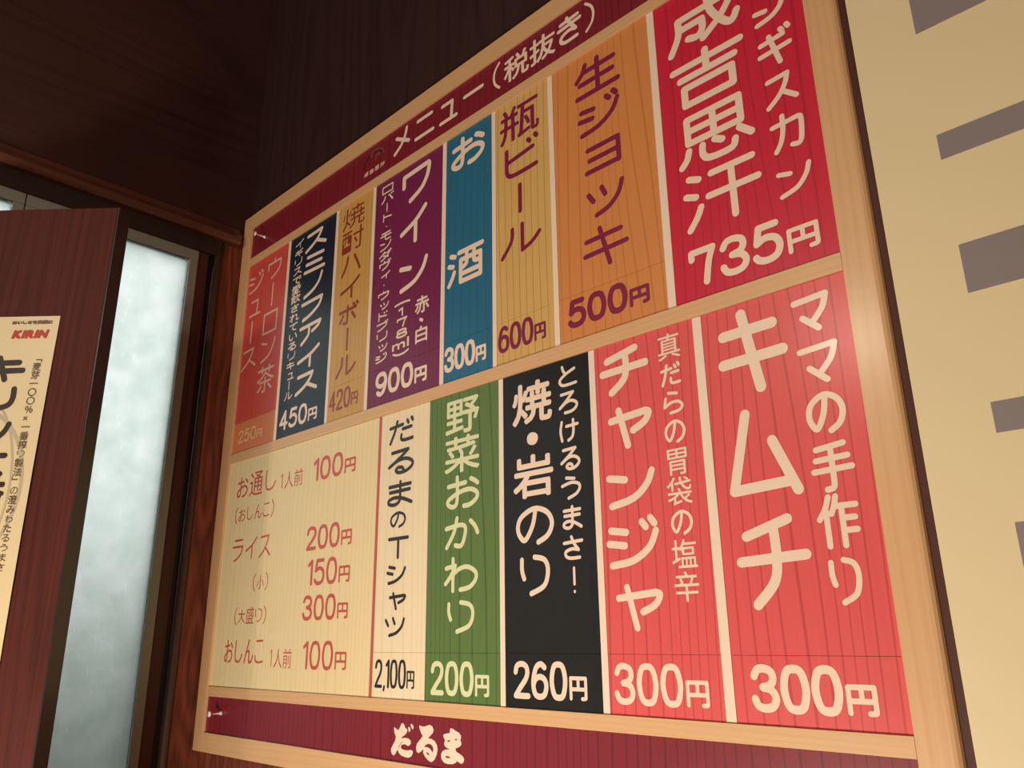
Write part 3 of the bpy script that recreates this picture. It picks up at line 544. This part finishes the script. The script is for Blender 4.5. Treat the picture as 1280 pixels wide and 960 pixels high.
dbox('leaf', 0, .2688, LT, YF-.005, -.0233, 0, M_DOOR, dr, bev=.0012)
dbox('shaded_edge_strip', .2688, .2702, LT, YF-.005, -.0233, 0, M_EDGE, dr)
dbox('hinge_post', -.012, -.0005, LT-.08, YF, -.024, .004, M_JAMBD, dr)
# ------------------------------------------------------------------ paper banner on the leaf
M_PAPER = plain('cream_paper', (232, 214, 172), .45, coat=.25, coat_r=.3)
M_INKB = plain('brown_black_print', (50, 34, 30), .5); M_INKR = plain('red_print', (190, 52, 44), .5); M_INKG = plain('grey_brown_print', (112, 90, 72), .5); M_INKS = plain('pale_grey_print', (196, 182, 158), .5)
po = tag(empty('poster'), 'cream paper beer banner with red and black lettering on the door leaf', 'poster')
def bulge(u, v): return .0006+.0022*max(0, math.sin((v-.287)*7.5))*max(0, (u-.10)/.125)**2
bm = bmesh.new(); nu, nv = 10, 40; U0, U1, V0, V1 = .020, .2245, .2868, .74
for side in (0, 1):
    g = [[bm.verts.new(D(U0+(U1-U0)*i/nu, V0+(V1-V0)*j/nv, bulge(U0+(U1-U0)*i/nu, V0+(V1-V0)*j/nv)-.0004*side)) for j in range(nv+1)] for i in range(nu+1)]
    for i in range(nu):
        for j in range(nv): bm.faces.new((g[i][j], g[i+1][j], g[i+1][j+1], g[i][j+1]))
    if side == 0: g0 = g
per = [(i, 0) for i in range(nu)]+[(nu, j) for j in range(nv)]+[(nu-i, nv) for i in range(nu)]+[(0, nv-j) for j in range(nv)]
for k in range(len(per)):
    a, b = per[k], per[(k+1) % len(per)]; bm.faces.new((g0[a[0]][a[1]], g0[b[0]][b[1]], g[b[0]][b[1]], g[a[0]][a[1]]))
obj('sheet', bm, M_PAPER, po, smooth=False)
def dplace(X, Y): return D(X, Y, bulge(X, Y)+.0004)
def rows(k): return [t for t in TEXTS if t[0] == k]
text_mesh('lettering', rows('poster'), M_INKG, po, dplace)
text_mesh('red_lettering', rows('poster_red'), M_INKR, po, dplace)
text_mesh('large_lettering', rows('poster_big'), M_INKB, po, dplace)
def arc_strip(bm, cu, cv, ru, rv, a0, a1, wd, place, n=26):
    pr = None
    for k in range(n+1):
        a = math.radians(a0+(a1-a0)*k/n)
        p = bm.verts.new(place(cu+ru*math.cos(a), cv+rv*math.sin(a))); q = bm.verts.new(place(cu+(ru-wd)*math.cos(a), cv+(rv-wd)*math.sin(a)))
        if pr: bm.faces.new((pr[0], p, q, pr[1]))
        pr = (p, q)
bm = bmesh.new(); arc_strip(bm, .150, .47, .067, .085, -88, 80, .004, lambda X, Y: D(X, Y, bulge(X, Y)+.0002)); arc_strip(bm, .150, .47, .055, .10, -80, 70, .0025, lambda X, Y: D(X, Y, bulge(X, Y)+.00025))
obj('glass_picture', bm, M_INKS, po)
# ------------------------------------------------------------------ the menu board
PINE = dict(fx=12, fl=.8, lines=130, wob=9, width=.3, amount=.2, rough=.42, coat=.35, coat_r=.22, fine=.18, bump=.0)
M_PX = wood('pale_pine_across', (228, 182, 134), (206, 154, 106), 'X', **PINE)
M_PZ = wood('pale_pine_upright', (228, 182, 134), (206, 154, 106), 'Z', **PINE)
M_BACK = plain('brown_backing_board', (110, 70, 46), .7)
mb = tag(empty('menu_board'), 'large pine-framed wooden menu board with coloured price strips in Japanese', 'menu board')
BV = .0012
BX0, BX1, BY1 = 0, .9, .7488
IX0, IX1 = .0246, .8767
HY = [0, .0229, .0751, .0873, .3735, .3866, .6727, .6845, .7264, .7488]
prism('frame_rail', [(BX0, 0), (BX1, 0), (IX1, HY[1]), (IX0, HY[1])], (0, ZW-.0002), M_PX, mb, BV*.5)
prism('frame_rail', [(BX0, BY1), (IX0, HY[8]), (IX1, HY[8]), (BX1, BY1)], (0, ZW-.0002), M_PX, mb, BV*.5)
prism('frame_stile', [(BX0, 0), (IX0, HY[1]), (IX0, HY[8]), (BX0, BY1)], (0, ZW-.0002), M_PZ, mb, BV*.5)
# right stile: its outer arris is rounded off, as in the photograph
bm = bmesh.new(); prof = [(IX1, .0), (.8955, 0), (.8975, .0004), (.8992, .0016), (.9, .0034), (.9, ZW-.0002), (IX1, ZW-.0002)]
cols = []
for x, z in prof:
    f = (x-IX1)/(BX1-IX1)
    cols.append((bm.verts.new(W(x, HY[1]*(1-f), z)), bm.verts.new(W(x, HY[8]+(BY1-HY[8])*f, z))))
n = len(cols)
for i in range(n): bm.faces.new((cols[i][0], cols[(i+1)%n][0], cols[(i+1)%n][1], cols[i][1]))
bm.faces.new([c[0] for c in cols]); bm.faces.new([c[1] for c in cols][::-1])
obj('frame_stile', bm, M_PZ, mb)
for a, b in ((2, 3), (4, 5), (6, 7)): box('cross_rail', (IX0+.0002, IX1-.0004, HY[a], HY[b], .0006, .0115), M_PX, mb, bev=.0004)
box('backing', (IX0, IX1, HY[1], HY[8], .0062, .0116), M_BACK, mb)
ZP, ZD, ZT = .0027, .0022, .0025
GR = dict(fx=11, fl=.9, lines=66, wob=4.5, width=.11, rough=.42, coat=.3, coat_r=.24, spec=.3)
def pm(name, col, dark, amount=.55, **kw):
    d = dict(GR); d.update(kw); return wood(name, col, dark, 'Z', amount=amount, fine=.08, **d)
M_CREAM_T = plain('cream_print', (250, 224, 204), .42, coat=.45); M_MAROON_T = plain('maroon_print', (134, 24, 72), .42, coat=.45)
M_RED_T = plain('red_brown_print', (206, 84, 70), .42, coat=.45); M_BLACK_T = plain('black_print', (38, 26, 22), .42, coat=.45); M_PINK_T = plain('pale_pink_print', (238, 192, 176), .42, coat=.45)
M_ORANGE_T = plain('pale_orange_print', (246, 190, 146), .42, coat=.45); M_DIV = plain('cream_divider_strip', (250, 228, 208), .42, coat=.45); M_DIVR = plain('red_brown_divider_line', (196, 92, 76), .42, coat=.45)
M_GREEN_T = plain('pale_green_print', (232, 232, 186), .42, coat=.45); M_GOLDT = plain('red_brown_lettering', (150, 56, 44), .42, coat=.45)
P_MAROON = pm('maroon_panel', (134, 36, 50), (66, 16, 26))
P_RED = pm('coral_panel', (216, 84, 74), (184, 62, 58), .4)
P_ORANGEP = pm('orange_price_panel', (226, 136, 92), (206, 116, 76), .3)
P_NAVY = pm('navy_panel', (32, 42, 60), (22, 28, 42), .4)
P_GOLD = pm('ochre_panel', (214, 166, 92), (180, 130, 62), .45)
P_PURPLE = pm('purple_panel', (124, 40, 84), (92, 26, 62), .4)
P_BLUE = pm('blue_panel', (44, 112, 146), (30, 84, 116), .4)
P_YELLOW = pm('yellow_ochre_panel', (222, 180, 110), (166, 124, 66), .6)
P_ORANGE = pm('orange_ochre_panel', (222, 144, 82), (176, 104, 54), .5)
P_CRIMSON = pm('crimson_panel', (212, 38, 66), (158, 24, 48), .5)
P_CREAM = pm('cream_panel', (246, 224, 176), (220, 190, 136), .4)
P_CREAM2 = pm('pale_cream_panel', (248, 228, 194), (224, 196, 150), .4)
P_GREEN = pm('green_panel', (98, 126, 66), (56, 82, 38), .65)
P_BLACK = pm('black_panel', (26, 22, 23), (16, 13, 14), .4)
P_CORAL = pm('coral_red_panel', (232, 94, 96), (178, 56, 62), .6)
def place(X, Y): return W(X, Y, ZT)
def panel(x0, x1, y0, y1, mat, key, tmat, name='item_panel', g=.00012):
    o = box(name, (x0+g, x1-g, y0+g, y1-g, ZP, .0060), mat, mb)
    if key == 'l0':
        for t in rows(key): text_mesh('price_lettering' if t[2] == 'p' else 'lettering', [t], tmat, o, place)
    elif key and rows(key): text_mesh('lettering', rows(key), tmat, o, place)
    return o
hd = panel(IX0, IX1, HY[1], HY[2], P_MAROON, 'header', M_CREAM_T, 'header_panel')
ft = box('footer_panel', (IX0+.0002, IX1-.0002, HY[7], HY[8], ZP, .0060), P_MAROON, mb)
poly_mesh('shop_name', LOGO['outer'], LOGO['hole'], M_CREAM_T, ft, place)
# small dim emblem on the header panel: arched mark above four characters
text_mesh('emblem_lettering', rows('emblem'), M_PINK_T, hd, place)
M_EMB = plain('dim_emblem_print', (132, 84, 74), .45, coat=.4); M_EMB2 = plain('dark_emblem_print', (74, 22, 22), .45, coat=.4)
bm = bmesh.new()
arc_strip(bm, .332, .0470, .0200, .0165, 195, 355, .0022, place, 16)
arc_strip(bm, .321, .0420, .0070, .0085, 170, 330, .0030, place, 10)
arc_strip(bm, .338, .0475, .0060, .0100, 180, 340, .0028, place, 10)
obj('emblem', bm, M_EMB, hd)
bm = bmesh.new(); pl2 = lambda X, Y: W(X, Y, ZT+.00005)
arc_strip(bm, .335, .0480, .0160, .0130, 260, 355, .0016, pl2, 12); arc_strip(bm, .314, .0500, .0050, .0110, 170, 260, .0018, pl2, 8)
obj('emblem_dark_lines', bm, M_EMB2, hd)  # darker printed lines of the emblem
UV = [IX0, .1388, .256, .336, .4664, .5442, .6235, .7429, IX1]
SE = .3305; hw = .0028
up = [('u1', P_RED, M_PINK_T, P_ORANGEP, M_ORANGE_T), ('u2', P_NAVY, M_CREAM_T, P_NAVY, M_CREAM_T), ('u3', P_GOLD, M_GOLDT, P_GOLD, M_GOLDT),
      ('u4', P_PURPLE, M_CREAM_T, P_PURPLE, M_CREAM_T), ('u5', P_BLUE, M_CREAM_T, P_BLUE, M_CREAM_T), ('u6', P_YELLOW, M_MAROON_T, P_YELLOW, M_MAROON_T),
      ('u7', P_ORANGE, M_MAROON_T, P_ORANGE, M_MAROON_T), ('u8', P_CRIMSON, M_CREAM_T, None, None)]
def strips(defs, xs, y0, ys, y1, widths, dmats):
    n = len(defs)
    for i, (k, m1, t1, m2, t2) in enumerate(defs):
        a = xs[i]+(widths[i-1]/2 if i else 0); b = xs[i+1]-(widths[i]/2 if i < n-1 else 0)
        if m2 is None:
            o = panel(a, b, y0, y1, m1, k, t1)
            if rows(k+'p'): text_mesh('price_lettering', rows(k+'p'), t1, o, place)
        else:
            panel(a, b, y0, ys, m1, k, t1); panel(a, b, ys, y1, m2, k+'p', t2, 'price_panel')
        if i < n-1 and widths[i] > 0:
            box('divider', (xs[i+1]-widths[i]/2, xs[i+1]+widths[i]/2, y0+.0003, y1-.0003, ZD, .0060), dmats[i], mb)
strips(up, UV, HY[3], SE, HY[4], [.0060, .0055, .0055, .0062, .0055, .0060, .0072], [M_DIV]*7)
LV = [IX0, .3662, .4493, .5518, .6602, .7627, IX1]
lo = [('l0', P_CREAM, M_RED_T, None, None), ('l1', P_CREAM2, M_BLACK_T, P_CREAM2, M_BLACK_T), ('l2', P_GREEN, M_GREEN_T, P_GREEN, M_GREEN_T),
      ('l3', P_BLACK, M_CREAM_T, P_BLACK, M_CREAM_T), ('l4', P_CORAL, M_CREAM_T, P_CORAL, M_CREAM_T), ('l5', P_CORAL, M_CREAM_T, P_CORAL, M_CREAM_T)]
strips(lo, LV, HY[5], .6306, HY[6], [.0040, 0, .0058, .0062, .0075], [M_DIVR, None, M_DIV, M_DIV, M_DIV])
# clear pins standing out of the board
M_PIN = plain('bright_pin_metal', (246, 240, 232), .25, coat=.6, coat_r=.1)
def pin(x, y):
    p = tag(empty('pin'), None, None)
    bm = bmesh.new()
    def ring(r, z, n=14): return [bm.verts.new(Vector(W(x, y, z))+Vector((r*math.cos(math.tau*i/n), 0, r*math.sin(math.tau*i/n)))) for i in range(n)]
    prof = [(.0040, ZT), (.0040, ZT-.0012), (.0026, ZT-.0022), (.0017, ZT-.004), (.0017, ZT-.0145), (.0052, ZT-.0150), (.0056, ZT-.0158), (.0046, ZT-.0168)]
    rs = [ring(r, z) for r, z in prof]
    for a, b in zip(rs, rs[1:]):
        for i in range(14): bm.faces.new((a[i], a[(i+1)%14], b[(i+1)%14], b[i]))
    bm.faces.new(rs[0][::-1]); bm.faces.new(rs[-1])
    bpy.data.objects.remove(p)
    return obj('pin', bm, M_PIN, None, smooth=True)
tag(pin(.063, .0515), 'small metal pin standing out of the top left corner of the maroon header', 'pin')
tag(pin(.0637, .7026), 'small metal pin standing out of the left end of the maroon footer strip', 'pin')
# ------------------------------------------------------------------ cream sign with grey bars, right of the board
M_SIGN = plain('cream_sign_face', (238, 220, 178), .55, coat=.1, coat_r=.4); M_BAR = plain('grey_bar_print', (142, 132, 134), .55)
sg = tag(empty('sign_panel'), 'cream sign panel with stepped grey bars right of the menu board', 'sign')
box('face', (.9060, 1.45, -.55, 1.12, 0, ZW-.0003), M_SIGN, sg, bev=.0010)
for y0, y1 in ((.208, .2393), (.3177, .3353), (.3948, .4262), (.4939, .5115), (.5615, .5930)):
    box('bar', (.9460, 1.30, y0, y1, -.0005, .0005), M_BAR, sg)
struct('trim_4', (.9003, .9058, -.55, 1.12, .0040, ZW-.0004), M_JAMB)
